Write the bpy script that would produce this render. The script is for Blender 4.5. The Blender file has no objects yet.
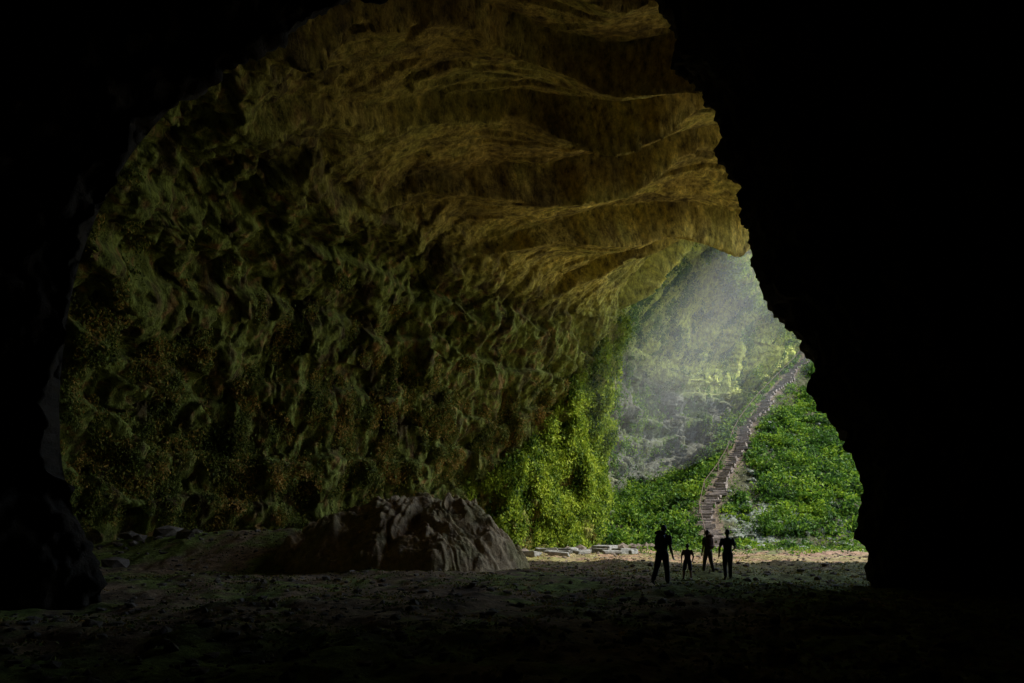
import bpy, bmesh, math, random
import numpy as np
from mathutils import Vector, Matrix
random.seed(7); rng=np.random.default_rng(7)
scene=bpy.context.scene

# ---------------------------------------------------------------- helpers
def _hash(ix,iy,iz):
    h=(ix*374761393+iy*668265263+iz*2147483647+1013904223)&0xffffffff
    h=((h^(h>>13))*1274126177)&0xffffffff
    h=((h^(h>>16))*2246822519)&0xffffffff
    return (h^(h>>15))&0xffffffff
def vnoise(P):
    i=np.floor(P).astype(np.int64); f=P-i
    u=f*f*f*(f*(f*6-15)+10)
    r=0
    for dx in (0,1):
        wx=u[:,0] if dx else 1-u[:,0]
        for dy in (0,1):
            wy=u[:,1] if dy else 1-u[:,1]
            for dz in (0,1):
                wz=u[:,2] if dz else 1-u[:,2]
                h=_hash(i[:,0]+dx,i[:,1]+dy,i[:,2]+dz)
                gx=((h&1023)/511.5-1); gy=(((h>>10)&1023)/511.5-1); gz=(((h>>20)&1023)/511.5-1)
                r=r+wx*wy*wz*(gx*(f[:,0]-dx)+gy*(f[:,1]-dy)+gz*(f[:,2]-dz))
    return r*1.3
def fbm(P,scale,octv=4,gain=0.5,off=0.0,ridged=False):
    P=np.asarray(P,float)/scale+off
    a=1.0;s=0;n=0
    for k in range(octv):
        v=vnoise(P)
        if ridged: v=1-2*np.abs(v)*1.6
        s=s+a*v;n+=a
        P=P*2.03+17.3;a*=gain
    return s/n
def vcell(P,scale,off=0.0):
    """Voronoi: random height of the nearest cell (-.5...5) and distance to it"""
    Q=np.asarray(P,float)/np.asarray(scale)+off
    i=np.floor(Q).astype(np.int64);best=np.full(len(Q),9.0);hv=np.zeros(len(Q))
    for dx in (-1,0,1):
        for dy in (-1,0,1):
            for dz in (-1,0,1):
                j=i+[dx,dy,dz];h=_hash(j[:,0],j[:,1],j[:,2])
                p=j+np.stack([(h&1023)/1023,((h>>10)&1023)/1023,((h>>20)&1023)/1023],1)
                dd=((Q-p)**2).sum(1);u=dd<best
                best[u]=dd[u];hv[u]=((((h*2654435761)&0xffffffff)>>12)&1023)[u]/1023-0.5
    return hv,np.sqrt(best)
def smooth(a,b,x):
    t=np.clip((x-a)/(b-a),0,1); return t*t*(3-2*t)
def catmull(K,t):
    K=np.asarray(K,float);n=len(K)
    i=np.clip(np.floor(t).astype(int),0,n-2);f=(t-i)[:,None]
    p0=K[np.clip(i-1,0,n-1)];p1=K[i];p2=K[i+1];p3=K[np.clip(i+2,0,n-1)]
    return 0.5*((2*p1)+(-p0+p2)*f+(2*p0-5*p1+4*p2-p3)*f**2+(-p0+3*p1-3*p2+p3)*f**3)
def mesh_np(name,V,F,mat,col=None,smoothsh=False):
    me=bpy.data.meshes.new(name)
    V=np.ascontiguousarray(V,dtype=np.float32);F=np.ascontiguousarray(F,dtype=np.int32)
    nf,k=F.shape
    me.vertices.add(len(V));me.vertices.foreach_set('co',V.ravel())
    me.loops.add(nf*k);me.loops.foreach_set('vertex_index',F.ravel())
    me.polygons.add(nf);me.polygons.foreach_set('loop_start',np.arange(nf,dtype=np.int32)*k)
    try: me.polygons.foreach_set('loop_total',np.full(nf,k,dtype=np.int32))
    except Exception: pass
    me.update(calc_edges=True)
    me.polygons.foreach_set('use_smooth',np.full(nf,smoothsh))
    if col is not None:
        at=me.color_attributes.new('Col','FLOAT_COLOR','POINT')
        c=np.ones((len(V),4),dtype=np.float32);c[:,:3]=np.clip(col,0,1)
        at.data.foreach_set('color',c.ravel())
    me.materials.append(mat)
    ob=bpy.data.objects.new(name,me);scene.collection.objects.link(ob)
    return ob
def grid_faces(n,m):
    a=np.arange(n*m).reshape(n,m)
    return np.stack([a[:-1,:-1],a[1:,:-1],a[1:,1:],a[:-1,1:]],-1).reshape(-1,4)
def grid_normals(G):
    du=np.gradient(G,axis=0);dv=np.gradient(G,axis=1)
    n=np.cross(du,dv);return n/(np.linalg.norm(n,axis=2,keepdims=True)+1e-9)

# ---------------------------------------------------------------- materials
def newmat(name):
    m=bpy.data.materials.new(name);m.use_nodes=True
    nt=m.node_tree;b=nt.nodes['Principled BSDF'];return m,nt,b
def rock_mat(name,attr=True,base=(0.2,0.17,0.12),bump=0.35,scale=2.5,contrast=(0.45,1.45),rough=0.9,zs=1.0):
    m,nt,b=newmat(name);N=nt.nodes;L=nt.links
    tc=N.new('ShaderNodeTexCoord');mp=N.new('ShaderNodeMapping');mp.inputs['Scale'].default_value=(1,1,zs)
    n1=N.new('ShaderNodeTexNoise');n1.inputs['Scale'].default_value=scale;n1.inputs['Detail'].default_value=8;n1.inputs['Roughness'].default_value=0.72
    L.new(tc.outputs['Object'],mp.inputs['Vector']);L.new(mp.outputs['Vector'],n1.inputs['Vector'])
    mr=N.new('ShaderNodeMapRange');mr.inputs['From Min'].default_value=0.33;mr.inputs['From Max'].default_value=0.67
    mr.inputs['To Min'].default_value=contrast[0];mr.inputs['To Max'].default_value=contrast[1]
    L.new(n1.outputs['Fac'],mr.inputs['Value'])
    mx=N.new('ShaderNodeVectorMath');mx.operation='SCALE'
    if attr:
        a=N.new('ShaderNodeAttribute');a.attribute_name='Col';L.new(a.outputs['Color'],mx.inputs[0])
    else: mx.inputs[0].default_value=base
    L.new(mr.outputs['Result'],mx.inputs['Scale'])
    L.new(mx.outputs['Vector'],b.inputs['Base Color'])
    bp=N.new('ShaderNodeBump');bp.inputs['Strength'].default_value=1.0;bp.inputs['Distance'].default_value=bump
    L.new(n1.outputs['Fac'],bp.inputs['Height']);L.new(bp.outputs['Normal'],b.inputs['Normal'])
    b.inputs['Roughness'].default_value=rough;b.inputs['Specular IOR Level'].default_value=0.2
    return m
def leaf_mat(name,c0,c1,c2,trans=0.35,ns=0.35):
    m,nt,b=newmat(name);N=nt.nodes;L=nt.links
    g=N.new('ShaderNodeNewGeometry');r=N.new('ShaderNodeValToRGB')
    tc=N.new('ShaderNodeTexCoord');no=N.new('ShaderNodeTexNoise');no.inputs['Scale'].default_value=ns;no.inputs['Detail'].default_value=3
    L.new(tc.outputs['Object'],no.inputs['Vector'])
    mr=N.new('ShaderNodeMapRange');mr.inputs['From Min'].default_value=0.3;mr.inputs['From Max'].default_value=0.7;mr.inputs['To Min'].default_value=-0.35;mr.inputs['To Max'].default_value=0.5
    L.new(no.outputs['Fac'],mr.inputs['Value'])
    ma=N.new('ShaderNodeMath');ma.operation='MULTIPLY_ADD';ma.inputs[1].default_value=0.8;ma.use_clamp=True
    L.new(g.outputs['Random Per Island'],ma.inputs[0]);L.new(mr.outputs['Result'],ma.inputs[2])
    r.color_ramp.elements[0].color=(*c0,1);r.color_ramp.elements[1].color=(*c2,1)
    e=r.color_ramp.elements.new(0.5);e.color=(*c1,1)
    L.new(ma.outputs[0],r.inputs['Fac'])
    L.new(r.outputs['Color'],b.inputs['Base Color'])
    b.inputs['Roughness'].default_value=0.6;b.inputs['Specular IOR Level'].default_value=0.25
    t=N.new('ShaderNodeBsdfTranslucent');L.new(r.outputs['Color'],t.inputs['Color'])
    mx=N.new('ShaderNodeMixShader');mx.inputs['Fac'].default_value=trans
    L.new(b.outputs[0],mx.inputs[1]);L.new(t.outputs[0],mx.inputs[2])
    L.new(mx.outputs[0],N['Material Output'].inputs['Surface'])
    return m
def plain(name,c,rough=0.8,ns=8,amt=0.3):
    m,nt,b=newmat(name);N=nt.nodes;L=nt.links
    tc=N.new('ShaderNodeTexCoord');n=N.new('ShaderNodeTexNoise');n.inputs['Scale'].default_value=ns;n.inputs['Detail'].default_value=5
    L.new(tc.outputs['Object'],n.inputs['Vector'])
    mr=N.new('ShaderNodeMapRange');mr.inputs['To Min'].default_value=1-amt;mr.inputs['To Max'].default_value=1+amt
    L.new(n.outputs['Fac'],mr.inputs['Value'])
    s=N.new('ShaderNodeVectorMath');s.operation='SCALE';s.inputs[0].default_value=c
    L.new(mr.outputs['Result'],s.inputs['Scale']);L.new(s.outputs['Vector'],b.inputs['Base Color'])
    b.inputs['Roughness'].default_value=rough
    return m
M_cave=rock_mat('cave_rock',bump=0.34,scale=2.8,contrast=(0.2,1.8),zs=0.6)
M_ground=rock_mat('ground_soil',bump=0.14,scale=3.0,contrast=(0.35,1.6))
M_mound=rock_mat('mound_earth',bump=0.14,scale=3.2)
M_step=rock_mat('step_stone',attr=False,base=(0.22,0.185,0.16),bump=0.05,scale=4)
M_slab=rock_mat('slab_stone',attr=False,base=(0.25,0.25,0.23),bump=0.04,scale=4)
M_scree=rock_mat('scree_stone',attr=False,base=(0.20,0.215,0.18),bump=0.04,scale=4)
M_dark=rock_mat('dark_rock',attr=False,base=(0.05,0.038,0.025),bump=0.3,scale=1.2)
M_arch=rock_mat('shade_arch_rock',attr=False,base=(0.026,0.02,0.014),bump=0.2,scale=1.2)  # near-black: shade of the left edge put into the arch colour
M_stone=rock_mat('loose_stone',attr=False,base=(0.17,0.14,0.11),bump=0.03,scale=6)
M_leafA=leaf_mat('slope_leaf',(0.02,0.055,0.012),(0.09,0.20,0.02),(0.28,0.40,0.03),0.4)
M_leafB=leaf_mat('vine_leaf',(0.04,0.09,0.012),(0.22,0.32,0.025),(0.46,0.54,0.05),0.42,0.6)
M_leafC=leaf_mat('moss_leaf',(0.06,0.075,0.015),(0.17,0.21,0.03),(0.48,0.28,0.07),0.25,0.5)
M_wood=plain('rail_wood',(0.10,0.065,0.045))

# ---------------------------------------------------------------- terrain
stair_pts=np.array([[18.2,57.5],[18.8,63],[19.6,68],[21.6,72.5],[25.3,78],[29.4,86],[35.9,95.5],[45.6,108],[50,114]])
def stair_x(y): return np.interp(y,stair_pts[:,1],stair_pts[:,0])
def terrain(x,y,detail=True):
    x=np.asarray(x,float);y=np.asarray(y,float)
    d=x-stair_x(y)
    fac=0.60-0.30*smooth(1.3,7,-d)
    yy=y-61
    rise=np.where(yy>0,yy*yy/(yy+2.0),0)*1.03
    h=fac*rise
    h=np.minimum(h,46)
    h=h*(1-smooth(75,110,x))
    P=np.stack([x.ravel(),y.ravel(),np.zeros(x.size)],1)
    rough=1+2.2*smooth(60,68,y)*(np.abs(d)>1.3)
    n=(fbm(P,7,3)*0.45).reshape(x.shape)
    if detail: n=n+(fbm(P,1.6,4,0.6)*0.30).reshape(x.shape)*rough+(fbm(P,0.45,2,0.6,off=5)*0.10).reshape(x.shape)
    near=1-smooth(1.0,2.2,np.abs(d))
    n=np.where(y>58,n*(1-0.85*near),n)
    bank=1.6*smooth(6,0,np.abs(y-33-(-9-x)*0.15))*smooth(-5,-10,x)*smooth(-30,-14,x)
    return h+n+bank
xs=np.concatenate([[-900,-300,-120,-60],np.arange(-40,-24,2),np.linspace(-24,46,480),np.arange(47,80,1.0),[85,95,110,140,200,400,900]])
ys=np.concatenate([[-900,-300,-100,-40],np.arange(-30,4,1.5),4+np.cumsum(np.linspace(0.045,0.33,330)),np.arange(66.2,122,0.4),[125,130,140,160,220,400,900]])
ys=np.unique(np.round(ys,4))
X,Y=np.meshgrid(xs,ys,indexing='ij');Z=terrain(X,Y)
P=np.stack([X.ravel(),Y.ravel(),Z.ravel()],1)
n1=fbm(P,5,4,off=3);n2=fbm(P,0.9,3,off=9);n3=fbm(P,2.2,3,off=31)
brown=np.array([0.30,0.20,0.115]);moss=np.array([0.20,0.27,0.05]);pale=np.array([0.22,0.25,0.21]);pink=np.array([0.36,0.235,0.17]);earth=np.array([0.07,0.07,0.035])
c=np.tile(brown,(len(P),1))
def mixc(c,col,f): f=np.clip(f,0,1)[:,None]; return c*(1-f)+col*f
x_=P[:,0];y_=P[:,1]
c=mixc(c,moss,smooth(-0.12,0.15,n1+0.6*n2+0.4*smooth(3,10,x_)*smooth(46,22,y_))*0.85)
c=mixc(c,np.array([0.06,0.045,0.03]),smooth(0.05,0.35,n3-n2*0.6)*0.7)
c=mixc(c,pink,smooth(20,34,y_)*smooth(60,50,y_)*smooth(-6,3,x_)*0.75*(0.7+n3))  # warm light on the floor painted in as a paler pink patch
c=mixc(c,np.array([0.10,0.13,0.05]),smooth(42,52,y_)*smooth(-0.15,0.1,n1+n2)*0.85)
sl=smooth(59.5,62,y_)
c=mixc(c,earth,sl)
dS=x_-stair_x(y_)
c=mixc(c,pale,sl*smooth(0.05,0.3,n3+n2*0.5+0.25-0.03*np.maximum(dS-5,0)-0.06*np.maximum(y_-67,0))*smooth(0.5,2,dS)*0.8)
c=mixc(c,np.array([0.13,0.10,0.07]),sl*smooth(1.5,0.8,np.abs(dS)+n2))
c=mixc(c,np.array([0.62,0.53,0.37]),smooth(24,29,x_)*smooth(60,54,y_)*smooth(30,38,y_))  # unseen pale ground, added to bounce sunlight up to the roof
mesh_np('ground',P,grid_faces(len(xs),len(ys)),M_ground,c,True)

# ---------------------------------------------------------------- cave shell
B=[(-16,-34),(-20,-5),(-22,15),(-22.5,26),(-19.5,36),(-13,43),(-4,50),(4,56),(8,60),(9.5,65),(11.5,72),(15.5,82),(24,92),(37,105),(52,116),(82,120)]
R=[(40,-34,24),(40,-5,24),(40,15,24),(36,23,24.5),(27.5,31,25),(22.5,39,25),(20.5,46,24),(17.8,50.5,24.6),(18.9,56,27.5),(21,64,30),(25,74,31.5),(29.3,84,32.5),(34.5,91,33),(43,103,33),(55,112,46),(82,116,52)]
ss=np.concatenate([np.linspace(0,2.6,50,endpoint=False),np.linspace(2.6,10,820,endpoint=False),np.linspace(10,15,320)])
Bs=catmull(B,ss);Rs=catmull(R,ss)
vv=np.concatenate([np.linspace(0,1,430),np.linspace(1.01,1.35,30)])
nexp=2/2.7
A=np.minimum(vv,1)*math.pi/2
fx=1-np.cos(A)**nexp; fz=np.sin(A)**nexp
fz[0]=0
S,Vn=len(ss),len(vv)
G=np.zeros((S,Vn,3))
G[:,:,0]=Bs[:,None,0]+(Rs[:,None,0]-Bs[:,None,0])*fx
G[:,:,1]=Bs[:,None,1]+(Rs[:,None,1]-Bs[:,None,1])*fx
base_z=-1.5
G[:,:,2]=base_z+(Rs[:,None,2]-base_z)*fz
ext=np.maximum(vv-1,0)
od=Rs[:,:2]-Bs;od/=np.linalg.norm(od,axis=1,keepdims=True)
G[:,:,0]+=od[:,None,0]*3.5*np.sqrt(ext)[None]
G[:,:,1]+=od[:,None,1]*3.5*np.sqrt(ext)[None]
G[:,:,2]+=ext[None]*45
Nn=grid_normals(G)
ctr=np.stack([Rs[:,0]*0.6+Bs[:,0]*0.4,Rs[:,1]*0.6+Bs[:,1]*0.4-2,np.full(S,6.0)],1)
sgn=np.sign((Nn*(ctr[:,None,:]-G)).sum(2).mean());Nn*=sgn
P=G.reshape(-1,3);NN=Nn.reshape(-1,3)
zf=np.tile(np.minimum(vv,1),S)
ceil=smooth(0.42,0.62,zf)
sg=np.repeat(ss,Vn)
warp=fbm(P,14,3,off=2)
wv=np.stack([fbm(P,2.2,2,off=201),fbm(P,2.2,2,off=202),fbm(P,2.2,2,off=203)],1)
d=fbm(P,14,2,off=1)*2.6
d+=fbm(P*[1,1,0.4],3.8,3,0.5,off=4)*1.6*(1-ceil)+fbm(P*[0.5,1,1],6,3,0.5,off=14)*0.8*ceil
d+=fbm(P*[1,1,0.16],0.95,3,0.6,off=7)*0.80*(1-ceil)
d+=fbm(P*[1,1,0.5],0.45,3,0.68,off=8)*0.30*(1-0.6*ceil)
h1,c1=vcell(P+wv*0.4,(2.0,2.0,2.4));h2,c2=vcell(P+wv*0.3,(0.8,0.8,1.4),5.0)
d+=(h1*1.1-c1*0.25+h2*0.45-c2*0.15)*(1-0.95*ceil)
h3,c3=vcell(P+wv*0.5,(4.5,1.0,1.4),9.0)
d+=(h3*0.38)*ceil
# bedded roof: broad slabs, each ending in an overhanging step towards the viewer
q=(P[:,1]+0.010*(P[:,0]-6)**2-0.16*P[:,0]+P[:,2]*0.12)/5.4+fbm(P,18,2,off=2)*1.1+fbm(P,3.0,3,off=23)*0.10
saw=(q-np.floor(q));amp=0.55+1.0*smooth(-0.15,0.25,fbm(P,11,2,off=24))
d+=smooth(0,0.04,saw)*(1-saw)*2.2*amp*ceil
q3=q*3.0+fbm(P,4,2,off=25)*0.15;saw3=q3-np.floor(q3)
d+=smooth(0,0.08,saw3)*(1-saw3)*0.30*ceil*smooth(-0.1,0.2,fbm(P,5,2,off=29))
q2=P[:,2]/3.3+warp*1.5+fbm(P,5,2,off=22)*0.6
saw=(q2-np.floor(q2));d+=(smooth(0,0.8,saw)*smooth(1,0.9,saw)-0.5)*0.9*(1-ceil)
blk=np.floor(P[:,2]/1.7+fbm(P,3,2,off=26)*0.8)
bj=fbm(np.stack([P[:,0],P[:,1],blk*7.3],1),2.2,2,off=27)
d+=bj*1.0*smooth(9.2,10,sg)*(1-ceil)
d-=1.6
d*=1-0.35*smooth(0.93,1.0,zf)
P=P+NN*d[:,None]
G2=P.reshape(S,Vn,3)
N2=grid_normals(G2)*sgn
n1=fbm(P,6,4,off=40);n2=fbm(P*[1,1,0.5],1.3,4,0.65,off=50);n3=fbm(P*[1,1,0.5],0.55,3,0.65,off=60)
n4=fbm(P*[0.4,1.8,1],2.2,4,0.6,off=61)
ochre=np.array([0.50,0.36,0.09]);gold=np.array([0.76,0.60,0.15]);dk=np.array([0.07,0.052,0.025]);mos=np.array([0.18,0.21,0.045]);rust=np.array([0.42,0.21,0.08]);grey=np.array([0.13,0.135,0.11])
c=np.tile(ochre,(len(P),1))
c=mixc(c,gold,smooth(-0.15,0.2,n1+n4*0.5+0.35*smooth(4,7,sg)-0.25*smooth(4.5,3,sg)))  # more gold towards the lip: warm glow painted into the roof colour
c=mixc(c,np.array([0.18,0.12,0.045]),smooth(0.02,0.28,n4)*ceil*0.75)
c=mixc(c,mos,(1-0.9*ceil)*smooth(-0.4,0.05,n2+0.15))
c=mixc(c,mos,ceil*smooth(0.0,0.3,n1+n2)*0.45)
c=mixc(c,rust,(1-ceil)*smooth(0.08,0.3,n3)*0.75)
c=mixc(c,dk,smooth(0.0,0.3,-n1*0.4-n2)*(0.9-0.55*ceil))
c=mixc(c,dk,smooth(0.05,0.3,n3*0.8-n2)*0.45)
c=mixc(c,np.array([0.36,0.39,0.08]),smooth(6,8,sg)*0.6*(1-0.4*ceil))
c=mixc(c,grey,smooth(9.0,10.0,sg)*smooth(25,19,P[:,2])*0.95)
c=mixc(c,np.array([0.10,0.14,0.04]),smooth(9.0,10.0,sg)*smooth(-0.05,0.2,n2+n1)*0.8*smooth(25,19,P[:,2]))
c=mixc(c,dk,smooth(9.3,10.3,sg)*smooth(0.0,0.3,n2)*0.4)
c=mixc(c,np.array([0.50,0.54,0.12]),smooth(7.4,8.6,sg)*smooth(19,24,P[:,2])*0.85)  # yellow-green glow beyond the lip painted into the far roof
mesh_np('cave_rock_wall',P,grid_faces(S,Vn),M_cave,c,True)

# ---------------------------------------------------------------- foreground rock buttress (right)
edge=[(13.5,-3.5),(12.2,-1.5),(11.6,-0.45),(11.3,.41),(10.76,1.55),(10.5,3.2),(9.9,4.5),(9.2,5.7),(8.95,7.2),(8.1,8.5),(7.5,9.85),(7.07,11.4),(6.86,12.5),(6.24,14),(5.5,15.1),(4.8,15.8),(4.7,17.1),(4.4,18),(3.5,21),(2,25),(0.5,30)]
ez=np.array(edge)
zz=np.linspace(-3.2,29.5,340);xe=np.interp(zz,ez[:,1],ez[:,0])
prof=np.array([(44,15,1),(30,16,1),(20,16.3,1),(8,17.0,0),(2.6,18.2,0),(0.9,19.3,0),(0.0,21,0),(1.2,22.6,0),(4,24,0),(12,26,0),(26,28,1),(44,30,1)])
tt=np.linspace(0,len(prof)-1,300)
pr=np.stack([np.interp(tt,np.arange(len(prof)),prof[:,k]) for k in range(3)],1)
G=np.zeros((len(zz),len(tt),3))
G[:,:,0]=xe[:,None]*(1-pr[None,:,2])+pr[None,:,0]
G[:,:,1]=pr[None,:,1];G[:,:,2]=zz[:,None]
Nf=grid_normals(G)
mid=np.stack([xe+18,np.full(len(zz),21.5),zz],1)[:,None,:]
Nf*=np.sign((Nf*(G-mid)).sum(2).mean())
P=G.reshape(-1,3)
h1,c1=vcell(P,(1.0,1.4,0.8),3.0)
d=fbm(P,6,3,off=70)*0.8+fbm(P*[1,1,0.6],1.6,4,0.62,off=71)*0.8+fbm(P,0.4,3,0.6,off=72)*0.3+h1*0.4-0.05
P=P+Nf.reshape(-1,3)*d[:,None]
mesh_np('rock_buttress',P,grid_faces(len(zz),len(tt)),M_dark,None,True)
# ---------------------------------------------------------------- near rock arch on the left, added dark in place of shade
aw=np.array([(-9.2,-3),(-9.9,0),(-10.7,2.5),(-10.9,5),(-10.5,8),(-9.4,10.5),(-7.7,12.4),(-5.4,13.8),(-3.0,15.0),(-0.4,16.4),(2,18),(6,20.5),(10,24)])
la=np.linspace(0,len(aw)-1,300);E=catmull(aw,la)
cen=np.array([2,3.0]);outd=E-cen;outd/=np.linalg.norm(outd,axis=1,keepdims=True)
prof=np.array([(16,10.0),(8,12),(3.0,14.6),(0.8,16.0),(0,16.6),(1.2,17.2),(4,17.8),(16,18.6)])
tt=np.linspace(0,len(prof)-1,150);pr=np.stack([np.interp(tt,np.arange(len(prof)),prof[:,k]) for k in range(2)],1)
G=np.zeros((300,150,3));G[:,:,0]=E[:,None,0]+outd[:,None,0]*pr[None,:,0];G[:,:,2]=E[:,None,1]+outd[:,None,1]*pr[None,:,0];G[:,:,1]=pr[None,:,1]
Nf=grid_normals(G).reshape(-1,3);P=G.reshape(-1,3)
d=fbm(P,5,3,off=170)*1.0+fbm(P,1.5,4,0.6,off=171)*0.9+fbm(P,0.4,2,off=172)*0.25
P=P+Nf*d[:,None]
mesh_np('added_rock_arch',P,grid_faces(300,150),M_arch,None,True)
a=np.linspace(0,1,120);b_=np.linspace(-3,28,70)
pl=catmull([(16,20),(15,10),(14.5,0),(14,-15),(10,-28),(0,-32),(-12,-31),(-19,-26)],a*7)
G=np.zeros((120,70,3));G[:,:,0]=pl[:,None,0];G[:,:,1]=pl[:,None,1];G[:,:,2]=b_[None]
G[:,:,:2]+=(np.array([2,-5])-G[:,:,:2])*(0.25*smooth(8,28,b_))[None,:,None]
P=G.reshape(-1,3);Nf=grid_normals(G).reshape(-1,3)
P=P+Nf*(fbm(P,6,4,off=80)*2.0)[:,None]
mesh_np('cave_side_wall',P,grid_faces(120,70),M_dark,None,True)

# ---------------------------------------------------------------- earth mound
gx=np.linspace(-1.25,1.25,360);GX,GY=np.meshgrid(gx,gx,indexing='ij')
r=np.sqrt(GX**2+GY**2)+1e-6;th=np.arctan2(GY,GX)
cx,cy=-3.9,31.0
wx=np.where(GX<0,6.6,4.4);wy=5.2
PX=cx+GX*wx;PY=cy+GY*wy
Q2=np.stack([PX.ravel(),PY.ravel(),0*PX.ravel()],1)
sh=r.shape
wp=fbm(Q2,3.0,3,off=91).reshape(sh)
ang=th+wp*1.2
Qg=np.stack([np.cos(ang).ravel()*2.4,np.sin(ang).ravel()*2.4,np.log(r+0.25).ravel()*1.0],1)
g1=fbm(Qg,1.0,3,0.55,off=301).reshape(sh);g2=fbm(Qg,0.38,2,0.5,off=305).reshape(sh)
pk=np.sqrt((GX-0.05)**2+GY**2)+wp*0.20
hh=2.75*np.clip(1-np.clip(pk,0,1.3)**2.3,-0.5,1)+0.35
mk=smooth(0.12,0.5,pk)*smooth(1.15,0.85,pk)
hh=hh+g1*1.3*mk-(0.2-np.abs(g2))*0.45*mk+fbm(Q2,1.7,4,0.55,off=95).reshape(sh)*0.95*smooth(1.15,0.8,pk)+fbm(Q2,0.35,4,0.6,off=96).reshape(sh)*0.28
ZZ=terrain(PX,PY,False)*0.5-0.05+hh-0.6*smooth(1.0,1.25,r)
P=np.stack([PX.ravel(),PY.ravel(),ZZ.ravel()],1)
c=np.tile(np.array([0.50,0.37,0.21]),(len(P),1));c=mixc(c,np.array([0.34,0.28,0.13]),smooth(-0.1,0.3,fbm(P,1.5,3,off=97)))
c=mixc(c,np.array([0.15,0.11,0.07]),smooth(0.0,-0.2,g1.ravel())*0.4*mk.ravel())  # furrows darkened: groove shade put into the earth colour
mesh_np('earth_mound',P,grid_faces(360,360),M_mound,c,True)

# ---------------------------------------------------------------- foliage
def leaves(name,C,size,mat,aspect=0.55,droop=0.3,up=0.35):
    n=len(C);size=size*rng.uniform(0.5,1.45,n)
    u=rng.normal(size=(n,3));u[:,2]-=droop;u/=np.linalg.norm(u,axis=1,keepdims=True)
    w=rng.normal(size=(n,3));w[:,2]+=up
    v=np.cross(w,u);v/=np.linalg.norm(v,axis=1,keepdims=True)+1e-9
    nn=np.cross(u,v)
    L=size[:,None];W=L*aspect
    V=np.stack([C-u*L*0.5,C+v*W*0.5+nn*L*0.08,C+u*L*0.5-nn*L*0.1,C-v*W*0.5+nn*L*0.08],1).reshape(-1,3)
    return mesh_np(name,V,np.arange(4*n).reshape(-1,4),mat)
def clumps(C,rad,k,flat=0.7,hang=0.0):
    n=len(C);dirs=rng.normal(size=(n,k,3));dirs/=np.linalg.norm(dirs,axis=2,keepdims=True)
    rr=rng.uniform(0.15,1,(n,k,1))**0.7*rng.uniform(0.75,1.3,(n,k,1))
    st=rng.uniform(0.7,1.4,(n,1,3))
    o=dirs*rr*st*rad[:,None,None]
    o[:,:,2]=np.abs(o[:,:,2])*flat if not hang else o[:,:,2]*hang-rad[:,None]*0.4
    return (C[:,None,:]+o).reshape(-1,3)
N=9500
x=rng.uniform(9,62,N);y=rng.uniform(60.5,112,N)
dS=x-stair_x(y)
dens=fbm(np.stack([x,y,0*x],1),4.5,3,off=33)
left=dS<0
keep=np.where(left,(dS<-1.2)&(dens>-0.22),(dS>1.5)&(dens>-0.18+0.2*(dS<5)-0.1*(y>76)))
keep&=~((dS>0)&(y<64.0)&(dens<0.1))
x,y=x[keep],y[keep]
z=terrain(x,y)
C=np.stack([x,y,z],1);rad=rng.uniform(0.25,1.0,len(C))
C1=clumps(C,rad,40)
dSk=x-stair_x(y)
sel=(rng.random(len(C))<0.09)&((dSk<-2.8)|(dSk>2.6))
C2=clumps(C[sel]+[0,0,0.3],rng.uniform(0.8,1.8,sel.sum()),130,1.0)
leaves('slope_shrubs',np.concatenate([C1,C2]),0.38,M_leafA)
N=80000
x=rng.uniform(9,60,N);y=rng.uniform(48,110,N);dS=x-stair_x(y)
nz=fbm(np.stack([x,y,0*x],1),2,3,off=44)
k=(np.abs(dS)>0.8)&(nz>-0.12+0.16*(y<59))
x,y=x[k],y[k]
leaves('ground_herbs',np.stack([x,y,terrain(x,y)+rng.uniform(0.03,0.3,len(x))],1),0.22,M_leafA)
PW=G2.reshape(-1,3);NW=N2.reshape(-1,3)
pick=fbm(PW,2.6,3,off=101);zW=PW[:,2]
drip=fbm(PW*[1,1,0.28],1.5,3,0.6,off=105)
smax=np.interp(zW,[0,5,10,15,20],[9.6,9.4,9.0,8.6,8.4]);smin=np.interp(zW,[0,4,8,13,16,20],[5.6,6.1,6.6,7.2,7.5,7.7])
m=(sg>smin)&(sg<smax)&(zW>-0.3)&(zW<20)&(drip+0.5*pick>-0.10+0.2*smooth(8,20,zW)+0.15*smooth(7.2,6.2,sg))
idx=np.where(m)[0];idx=rng.choice(idx,min(9500,len(idx)),replace=False)
C=PW[idx]+NW[idx]*0.3;rad=rng.uniform(0.12,0.66,len(C))
leaves('climbing_vines',clumps(C,rad,28,1.0,hang=1.6),0.26,M_leafB,droop=1.1)
m=(sg>8.0)&(sg<14.6)&(zf>0.80)&(pick>-0.1+0.35*(zf<0.93))
idx=np.where(m)[0];idx=rng.choice(idx,min(2800,len(idx)),replace=False)
C=PW[idx]+NW[idx]*0.2;rad=rng.uniform(0.3,1.1,len(C))
leaves('hanging_plants',clumps(C,rad,36,1.0,hang=1.5),0.36,M_leafB,droop=1.2)
m=(sg>9.3)&(sg<15)&(zf<0.8)&(pick>0.0)
idx=np.where(m)[0];idx=rng.choice(idx,min(2000,len(idx)),replace=False)
leaves('cliff_plants',clumps(PW[idx]+NW[idx]*0.2,rng.uniform(0.2,0.8,len(idx)),26,1.0,hang=1.4),0.28,M_leafA,droop=1.0)
tn=fbm(PW*[1,1,0.4],1.6,3,off=111)
m=(sg>2.8)&(sg<8)&(zW>0.3)&(zW<17)&(tn>0.0+0.3*smooth(9,17,zW))
idx=np.where(m)[0];idx=rng.choice(idx,min(26000,len(idx)),replace=False)
leaves('wall_ferns',clumps(PW[idx]+NW[idx]*0.08,rng.uniform(0.1,0.34,len(idx)),8,1.0,hang=1.5),0.16,M_leafC,droop=1.2)
N=60000
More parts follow.
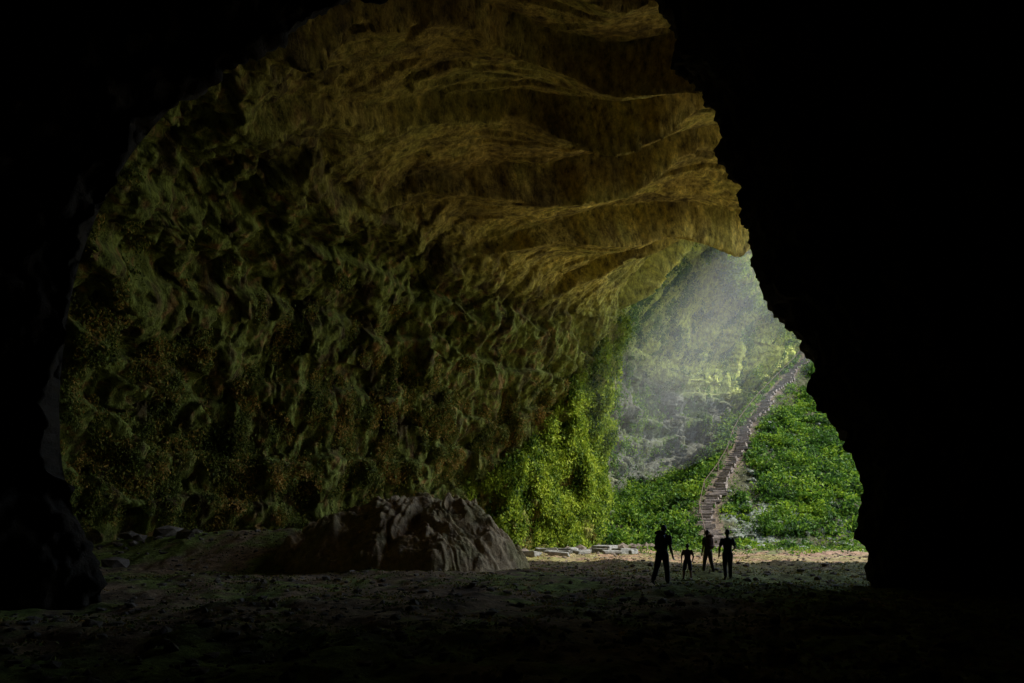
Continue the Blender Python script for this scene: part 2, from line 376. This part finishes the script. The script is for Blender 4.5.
x=rng.uniform(-14,16,N);y=6+rng.random(N)**1.4*46
k=fbm(np.stack([x,y,0*x],1),3,3,off=121)+0.3*smooth(0,9,x)*smooth(38,15,y)>0.0
x,y=x[k],y[k]
leaves('floor_moss',np.stack([x,y,terrain(x,y)+0.02],1),0.085,M_leafC,droop=0,up=1.5)

# ---------------------------------------------------------------- loose stones
bm=bmesh.new();bmesh.ops.create_icosphere(bm,subdivisions=1,radius=1.0)
iv=np.array([v.co[:] for v in bm.verts]);iF=np.array([[v.index for v in f.verts] for f in bm.faces]);bm.free()
def stones(name,x,y,s,mat,sink=0.25):
    n=len(x);z=terrain(x,y)
    sc=s[:,None]*rng.uniform(0.6,1.3,(n,3))*[1,1,0.6]
    jit=1+rng.uniform(-0.28,0.28,(n,len(iv),1))
    V=iv[None]*jit*sc[:,None,:]
    a=rng.uniform(0,6.28,n);ca,sa=np.cos(a)[:,None],np.sin(a)[:,None]
    V=np.stack([V[:,:,0]*ca-V[:,:,1]*sa,V[:,:,0]*sa+V[:,:,1]*ca,V[:,:,2]],2)
    V+=np.stack([x,y,z+sc[:,2]*sink],1)[:,None,:]
    F=(iF[None]+(np.arange(n)*len(iv))[:,None,None]).reshape(-1,3)
    return mesh_np(name,V.reshape(-1,3),F,mat)
N=9000
y=6+rng.random(N)**1.4*54;x=rng.uniform(-1,1,N)*np.minimum(6+y*0.55,22)+2
stones('loose_stones',x,y,0.025+0.13*rng.random(N)**4,M_stone)
N=450
y=rng.uniform(59,88,N);x=stair_x(y)+rng.uniform(1.5,14,N)
stones('scree',x,y,0.1+0.4*rng.random(N)**3,M_scree)
t_=rng.uniform(3.2,8.2,300);bb=catmull(B,t_)
stones('fallen_rocks',bb[:,0]+rng.uniform(0.5,4,300),bb[:,1]-rng.uniform(0.5,4.5,300),0.12+0.6*rng.random(300)**3,M_stone)

# ---------------------------------------------------------------- boxes for steps, slabs, rails
class Boxes:
    def __init__(s): s.V=[];s.F=[]
    def add(s,c,size,yaw,jit=0.02,dirv=None):
        hx,hy,hz=[q/2 for q in size];o=len(s.V)
        ca,sa=math.cos(yaw),math.sin(yaw)
        for zz_ in (-hz,hz):
            for (px,py) in ((-hx,-hy),(hx,-hy),(hx,hy),(-hx,hy)):
                px+=random.uniform(-jit,jit);py+=random.uniform(-jit,jit);z2=zz_+random.uniform(-jit,jit)*0.6
                s.V.append((c[0]+px*ca-py*sa,c[1]+px*sa+py*ca,c[2]+z2))
        for f in ((0,3,2,1),(4,5,6,7),(0,1,5,4),(1,2,6,5),(2,3,7,6),(3,0,4,7)): s.F.append([o+i for i in f])
    def beam(s,a,b,w):
        a=Vector(a);b=Vector(b);d=(b-a).normalized();u=d.cross(Vector((0.3,0.2,1))).normalized()*w/2;v=d.cross(u).normalized()*w/2;o=len(s.V)
        for p in (a,b):
            for q in (-u-v,u-v,u+v,-u+v): s.V.append(tuple(p+q))
        for f in ((0,3,2,1),(4,5,6,7),(0,1,5,4),(1,2,6,5),(2,3,7,6),(3,0,4,7)): s.F.append([o+i for i in f])
    def obj(s,name,mat,bev=0.03):
        ob=mesh_np(name,np.array(s.V),np.array(s.F),mat)
        if bev:
            m=ob.modifiers.new('bevel','BEVEL');m.width=bev;m.segments=2
        return ob
st=Boxes();rl=Boxes()
dense=catmull(stair_pts,np.linspace(0.3,len(stair_pts)-1,1200))
seg=np.r_[0,np.cumsum(np.linalg.norm(np.diff(dense,axis=0),axis=1))]
dist=0;prev=[None,None];k=0
while dist<seg[-1]-0.5:
    px=np.interp(dist,seg,dense[:,0]);py=np.interp(dist,seg,dense[:,1])
    qx=np.interp(dist+0.4,seg,dense[:,0]);qy=np.interp(dist+0.4,seg,dense[:,1])
    yaw=math.atan2(qy-py,qx-px)-math.pi/2
    z=float(terrain(np.array([px]),np.array([py]),False)[0])
    wob=0.45*math.sin(dist*0.55)+random.uniform(-.2,.2)
    st.add((px+wob*math.cos(yaw),py+wob*math.sin(yaw),z+random.uniform(0,0.08)),(1.3+random.uniform(-.4,.5),0.5,0.34),yaw+random.uniform(-.25,.25),0.09)
    if k%9==0:
        j=0;sd=-0.95
        rx,ry=px+sd*math.cos(yaw),py+sd*math.sin(yaw);rz=float(terrain(np.array([rx]),np.array([ry]))[0])
        top=(rx+random.uniform(-.05,.05),ry,max(rz,z)+0.95)
        rl.beam((rx,ry,rz-0.2),top,0.09)
        if prev[j] is not None: rl.beam(prev[j],top,0.06);
        prev[j]=top
    dist+=0.5;k+=1
so=st.obj('stone_staircase',M_step)
ro=rl.obj('handrail',M_wood,0);ro.parent=so
sb=Boxes()
for i in range(22):
    y=random.uniform(42,54);x=1.5+(y-44)*0.6+random.uniform(-2.2,3.6)
    z=float(terrain(np.array([x]),np.array([y]))[0])
    sb.add((x,y,z+0.14),(random.uniform(0.5,1.9),random.uniform(0.5,1.2),random.uniform(0.2,0.5)),random.uniform(-0.9,0.9),0.12)
sb.obj('stone_slabs',M_slab,0.05)

# ---------------------------------------------------------------- people
skin=plain('skin',(0.30,0.17,0.11),0.5);hair=plain('hair',(0.02,0.015,0.01),0.6)
shoe=plain('shoe',(0.05,0.045,0.04))
def ring_loft(bm,rings):
    vs=[[bm.verts.new(p) for p in r] for r in rings];n=len(vs[0])
    for a,b in zip(vs[:-1],vs[1:]):
        for i in range(n): bm.faces.new((a[i],a[(i+1)%n],b[(i+1)%n],b[i]))
    bm.faces.new(vs[0][::-1]);bm.faces.new(vs[-1])
def tube(bm,pts,rad,n=14,flat=1.0,axis=None):
    pts=[Vector(p) for p in pts];rings=[]
    d0=(pts[0]-pts[1]).normalized();d1=(pts[-1]-pts[-2]).normalized()
    P=[pts[0]+d0*rad[0]*0.85,pts[0]+d0*rad[0]*0.5]+pts+[pts[-1]+d1*rad[-1]*0.5,pts[-1]+d1*rad[-1]*0.85]
    Rr=[rad[0]*0.4,rad[0]*0.85]+list(rad)+[rad[-1]*0.85,rad[-1]*0.4]
    for i,p in enumerate(P):
        t=(P[min(i+1,len(P)-1)]-P[max(i-1,0)]).normalized()
        ref=Vector(axis) if axis else (Vector((0,1,0)) if abs(t.y)<0.9 else Vector((1,0,0)))
        u=(ref-t*ref.dot(t)).normalized();v=t.cross(u)
        rings.append([p+u*math.cos(2*math.pi*k/n)*Rr[i]*flat+v*math.sin(2*math.pi*k/n)*Rr[i] for k in range(n)])
    ring_loft(bm,rings)
def ellips(bm,c,r):
    m=Matrix.Translation(c)@Matrix.Diagonal((*r,1))
    bmesh.ops.create_uvsphere(bm,u_segments=20,v_segments=14,radius=1,matrix=m)
def person(name,loc,H,face,pose,shirt,pants,longp=True,pack=False,packcol=(0.05,0.06,0.08),build=1.0):
    bm=bmesh.new();bones=[]
    b=build
    def bone(a,c,l): bones.append((np.array(a),np.array(c),l))
    lean=pose.get('lean',0.03)
    neck=Vector((0,-lean,0.835));
    prof=[(0.475,0.070,0.055,0),(0.50,0.088,0.066,0),(0.54,0.090,0.066,0),(0.60,0.080,0.056,.2),(0.66,0.085,0.060,.5),(0.73,0.097,0.064,.75),(0.78,0.102,0.058,.9),(0.81,0.088,0.048,1),(0.83,0.045,0.036,1)]
    rings=[]
    for (z,rx,ry,t) in prof:
        rings.append([Vector((math.cos(a)*rx*b,-lean*t+math.sin(a)*ry*b,z)) for a in [2*math.pi*k/24 for k in range(24)]])
    ring_loft(bm,rings)
    bone((0,0,0.49),(0,0,0.53),'pants');bone((0,0,0.57),(0,-lean,0.81),'shirt')
    hd=Vector((pose.get('headx',0),-lean-0.012,0.925))
    tube(bm,[neck-Vector((0,0,0.02)),Vector((0,-lean-0.004,0.88))],[0.032,0.029]);bone((0,-lean,0.85),(0,-lean,0.87),'skin')
    ellips(bm,hd,(0.043,0.053,0.062));ellips(bm,hd+Vector((0,-0.008,-0.03)),(0.034,0.044,0.040))
    tube(bm,[hd+Vector((0,-0.050,0.004)),hd+Vector((0,-0.064,-0.014))],[0.005,0.009],8)
    tube(bm,[hd+Vector((-0.012,-0.050,-0.034)),hd+Vector((0.012,-0.050,-0.034))],[0.006,0.006],8)
    for sx in (-1,1):
        ellips(bm,hd+Vector((sx*0.045,0.004,-0.006)),(0.007,0.011,0.018))
        tube(bm,[hd+Vector((sx*0.028,-0.047,0.014)),hd+Vector((sx*0.008,-0.051,0.013))],[0.005,0.006],8)
    ellips(bm,hd+Vector((0,0.010,0.016)),(0.049,0.055,0.058))
    bone(hd+Vector((0,-0.03,-0.012)),hd+Vector((0,-0.03,-0.05)),'skin');bone(hd+Vector((0,0.02,0.03)),hd+Vector((0,0.03,-0.005)),'hair')
    low=9
    for si,sx in (('L',-1),('R',1)):
        th,kn,sp=pose['leg'+si]
        hip=Vector((sx*0.048*b,0,0.50))
        def dirv(a,s): return Vector((sx*math.sin(s),-math.sin(a)*math.cos(s),-math.cos(a)*math.cos(s)))
        knee=hip+dirv(th,sp)*0.235;ank=knee+dirv(th-kn,sp*0.6)*0.232
        tube(bm,[hip,hip.lerp(knee,.5),knee,knee.lerp(ank,.35),ank],[0.056*b,0.047*b,0.034*b,0.033*b,0.024*b])
        ft=th-kn
        toe=ank+Vector((sx*0.02,-0.10*math.cos(max(ft,-.9)*0.8),-0.026+ (ft*0.07 if ft<0 else ft*0.02)))
        heel=ank+Vector((0,0.022,-0.022+(-ft*0.02 if ft<0 else 0)))
        tube(bm,[heel,ank+Vector((0,-0.02,-0.018)),toe],[0.020,0.024,0.017],12)
        if longp: bone(hip,ank.lerp(knee,.12),'pants')
        else: bone(hip,knee,'pants');bone(knee.lerp(ank,.2),ank,'skin')
        bone(heel,toe,'shoe')
        low=min(low,toe.z-0.018,heel.z-0.02)
        up,el,sa,twist=pose['arm'+si]
        sh=Vector((sx*0.098*b,-lean*0.95,0.790))
        elb=sh+dirv(up,sa)*0.17
        f=Vector((sx*math.sin(sa+twist),-math.sin(up+el),-math.cos(up+el)*math.cos(sa+twist))).normalized()
        wr=elb+f*0.145
        tube(bm,[sh,sh.lerp(elb,.5),elb,elb.lerp(wr,.4),wr],[0.033*b,0.027*b,0.022*b,0.022*b,0.0145*b])
        bone(sh,sh.lerp(elb,.55),'shirt');bone(elb,wr,'skin')
        side=Vector((0,-1,0));side=(side-f*side.dot(f)).normalized();nr=f.cross(side)
        palm=wr+f*0.042
        tube(bm,[wr,palm],[0.013,0.018],12,flat=1.0,axis=side)
        for q_,(o,l) in enumerate(((0.018,.040),(0.007,.046),(-0.005,.043),(-0.016,.034))):
            p0=palm-f*0.004+side*o;p1=p0+f*l*.5+side*o*.15;p2=p1+f*l*.45-nr*sx*0.012
            tube(bm,[p0,p1,p2],[0.0060,0.0056,0.005],8)
            bone(p0,p2,'skin')
        p0=wr+f*0.015+side*0.012;tube(bm,[p0,p0+f*0.018+side*0.018,p0+f*0.04+side*0.023],[0.0075,0.0068,0.0055],8)
        bone(wr,palm,'skin')
        tube(bm,[sh,sh.lerp(elb,.62)],[0.037*b,0.036*b])
        if longp: tube(bm,[hip,knee,knee.lerp(ank,.85)],[0.060*b,0.043*b,0.036*b])
        else: tube(bm,[hip,knee.lerp(hip,.12)],[0.061*b,0.052*b])
    me=bpy.data.meshes.new(name+'_src');bm.to_mesh(me);bm.free()
    me.transform(Matrix.Scale(H,4))
    tmp=bpy.data.objects.new('tmp',me);scene.collection.objects.link(tmp)
    rm=tmp.modifiers.new('r','REMESH');rm.mode='VOXEL';rm.voxel_size=0.0085*H/1.7
    sm=tmp.modifiers.new('s','SMOOTH');sm.factor=0.5;sm.iterations=3
    dg=bpy.context.evaluated_depsgraph_get();dg.update()
    out=bpy.data.meshes.new_from_object(tmp.evaluated_get(dg))
    bpy.data.objects.remove(tmp)
    out.name=name
    out.materials.clear()
    mats=['skin','hair','shirt','pants','shoe']
    out.materials.append(skin);out.materials.append(hair);out.materials.append(plain(name+'_shirt',shirt));out.materials.append(plain(name+'_trousers',pants));out.materials.append(shoe)
    nf=len(out.polygons);cc=np.zeros(nf*3);out.polygons.foreach_get('center',cc);cc=cc.reshape(-1,3)/H
    best=np.full(nf,9.0);lab=np.zeros(nf,int)
    for a,c2,l in bones:
        ab=c2-a;t=np.clip(((cc-a)@ab)/(ab@ab+1e-12),0,1);dd=np.linalg.norm(cc-a-t[:,None]*ab,axis=1)
        if l=='shirt' and abs(a[0])<1e-6: dd=dd-0.05
        if l=='pants' and abs(a[0])<1e-6: dd=dd-0.04
        u=dd<best;best[u]=dd[u];lab[u]=mats.index(l)
    out.polygons.foreach_set('material_index',lab.astype(np.int32))
    out.polygons.foreach_set('use_smooth',np.ones(nf,bool))
    ob=bpy.data.objects.new(name,out);scene.collection.objects.link(ob)
    gz=float(terrain(np.array([loc[0]]),np.array([loc[1]]))[0])
    ob.location=(loc[0],loc[1],gz-low*H-0.01);ob.rotation_euler=(0,0,face)
    if pack:
        bm=bmesh.new()
        r=[]
        for (z,w,dd,yo) in ((0.0,.11,.05,.11),(0.02,.145,.085,.12),(0.2,.155,.10,.125),(0.36,.15,.095,.12),(0.44,.135,.08,.11),(0.50,.10,.05,.10)):
            r.append([Vector(((abs(math.cos(a))**.6)*math.copysign(1,math.cos(a))*w,yo+(abs(math.sin(a))**.6)*math.copysign(1,math.sin(a))*dd,0.98*H/1.75+z)) for a in [2*math.pi*k/24 for k in range(24)]])
        ring_loft(bm,r)
        tube(bm,[(-.13,.13,1.5*H/1.75),(0,.15,1.53*H/1.75),(.13,.13,1.5*H/1.75)],[.05,.06,.05])
        tube(bm,[(-.1,.23,1.08*H/1.75),(.1,.23,1.08*H/1.75)],[.05,.05])
        for sx in (-1,1):
            tube(bm,[(sx*.09,.05,1.46*H/1.75),(sx*.11,-.03,1.47*H/1.75),(sx*.12,-.14,1.36*H/1.75),(sx*.13,-.12,1.2*H/1.75),(sx*.15,.05,1.08*H/1.75)],[.022]*5,8)
        m2=bpy.data.meshes.new('backpack');bm.to_mesh(m2);bm.free()
        for p in m2.polygons: p.use_smooth=True
        m2.materials.append(plain('backpack_fabric',packcol))
        po=bpy.data.objects.new('backpack',m2);scene.collection.objects.link(po);po.parent=ob
    return ob
A_=math.radians
person('hiker',(4.40,20.0),1.76,A_(140),dict(legL=(A_(10),A_(4),A_(3)),legR=(A_(-14),A_(14),A_(5)),armL=(A_(-8),A_(20),A_(10),0),armR=(A_(22),A_(60),A_(12),A_(-10)),lean=0.05),(0.06,0.07,0.09),(0.05,0.05,0.06),True,True,build=1.08)
person('child',(6.22,24.2),1.27,A_(170),dict(legL=(A_(6),A_(2),A_(9)),legR=(A_(-6),A_(4),A_(9)),armL=(A_(5),A_(35),A_(22),A_(-30)),armR=(A_(0),A_(30),A_(20),A_(-25))),(0.12,0.05,0.05),(0.05,0.06,0.10),False,build=1.05)
person('hiker',(7.92,27.6),1.76,A_(200),dict(legL=(A_(-10),A_(12),A_(3)),legR=(A_(10),A_(3),A_(3)),armL=(A_(15),A_(50),A_(8),A_(-12)),armR=(A_(-8),A_(15),A_(7),0)),(0.08,0.08,0.07),(0.06,0.05,0.04),True,True,(0.1,0.04,0.03))
person('hiker',(7.20,22.8),1.70,A_(172),dict(legL=(A_(14),A_(8),A_(3)),legR=(A_(-16),A_(20),A_(3)),armL=(A_(10),A_(60),A_(20),A_(-28)),armR=(A_(-10),A_(40),A_(18),A_(-18))),(0.05,0.08,0.07),(0.05,0.05,0.05),True)

# ---------------------------------------------------------------- mist in the shaft (nested so it thins out softly)
m=bpy.data.materials.new('mist_volume');m.use_nodes=True;nt=m.node_tree;N=nt.nodes;L=nt.links
for n in list(N):
    if n.type=='BSDF_PRINCIPLED':N.remove(n)
vs=N.new('ShaderNodeVolumeScatter');vs.inputs['Anisotropy'].default_value=0.0;vs.inputs['Color'].default_value=(0.96,0.98,0.95,1);vs.inputs['Density'].default_value=0.0040
L.new(vs.outputs[0],N['Material Output'].inputs['Volume'])
bm=bmesh.new();bmesh.ops.create_icosphere(bm,subdivisions=4,radius=1.0)
me=bpy.data.meshes.new('mist');bm.to_mesh(me);bm.free();me.materials.append(m)
for p in me.polygons: p.use_smooth=True
for loc,sc in (((16,68,19.5),(15,21,11)),((18.0,70,21.5),(10.5,16,7.4)),((19,71.5,23.0),(7.5,13,5))):
    mist=bpy.data.objects.new('mist',me);scene.collection.objects.link(mist)
    mist.location=loc;mist.scale=sc;mist.rotation_euler=(0,A_(-38),0)

# ---------------------------------------------------------------- light, world, camera
el,az=A_(47),A_(-12)     # az measured from +X towards +Y
sd=Vector((math.cos(el)*math.cos(az),math.cos(el)*math.sin(az),math.sin(el)))
ld=bpy.data.lights.new('sun','SUN');ld.energy=5;ld.angle=A_(0.5);ld.color=(1,0.95,0.84)
lo=bpy.data.objects.new('sun',ld);scene.collection.objects.link(lo);lo.rotation_euler=sd.to_track_quat('Z','Y').to_euler();lo.location=(60,60,80)
w=bpy.data.worlds.new('World');scene.world=w;w.use_nodes=True
nt=w.node_tree;bg=nt.nodes['Background'];sky=nt.nodes.new('ShaderNodeTexSky');sky.sky_type='NISHITA';sky.sun_disc=False
sky.sun_elevation=el;sky.sun_rotation=math.pi/2-az
nt.links.new(sky.outputs[0],bg.inputs['Color']);bg.inputs['Strength'].default_value=0.42
cd=bpy.data.cameras.new('camera');cam=bpy.data.objects.new('camera',cd);scene.collection.objects.link(cam)
cam.location=(0,0,1.7);cam.rotation_euler=(math.pi/2,0,0);cd.lens=24;cd.sensor_width=36;cd.shift_y=188.5/1024;cd.clip_end=3000
scene.camera=cam
scene.view_settings.view_transform='Standard';scene.view_settings.look='None';scene.view_settings.exposure=0
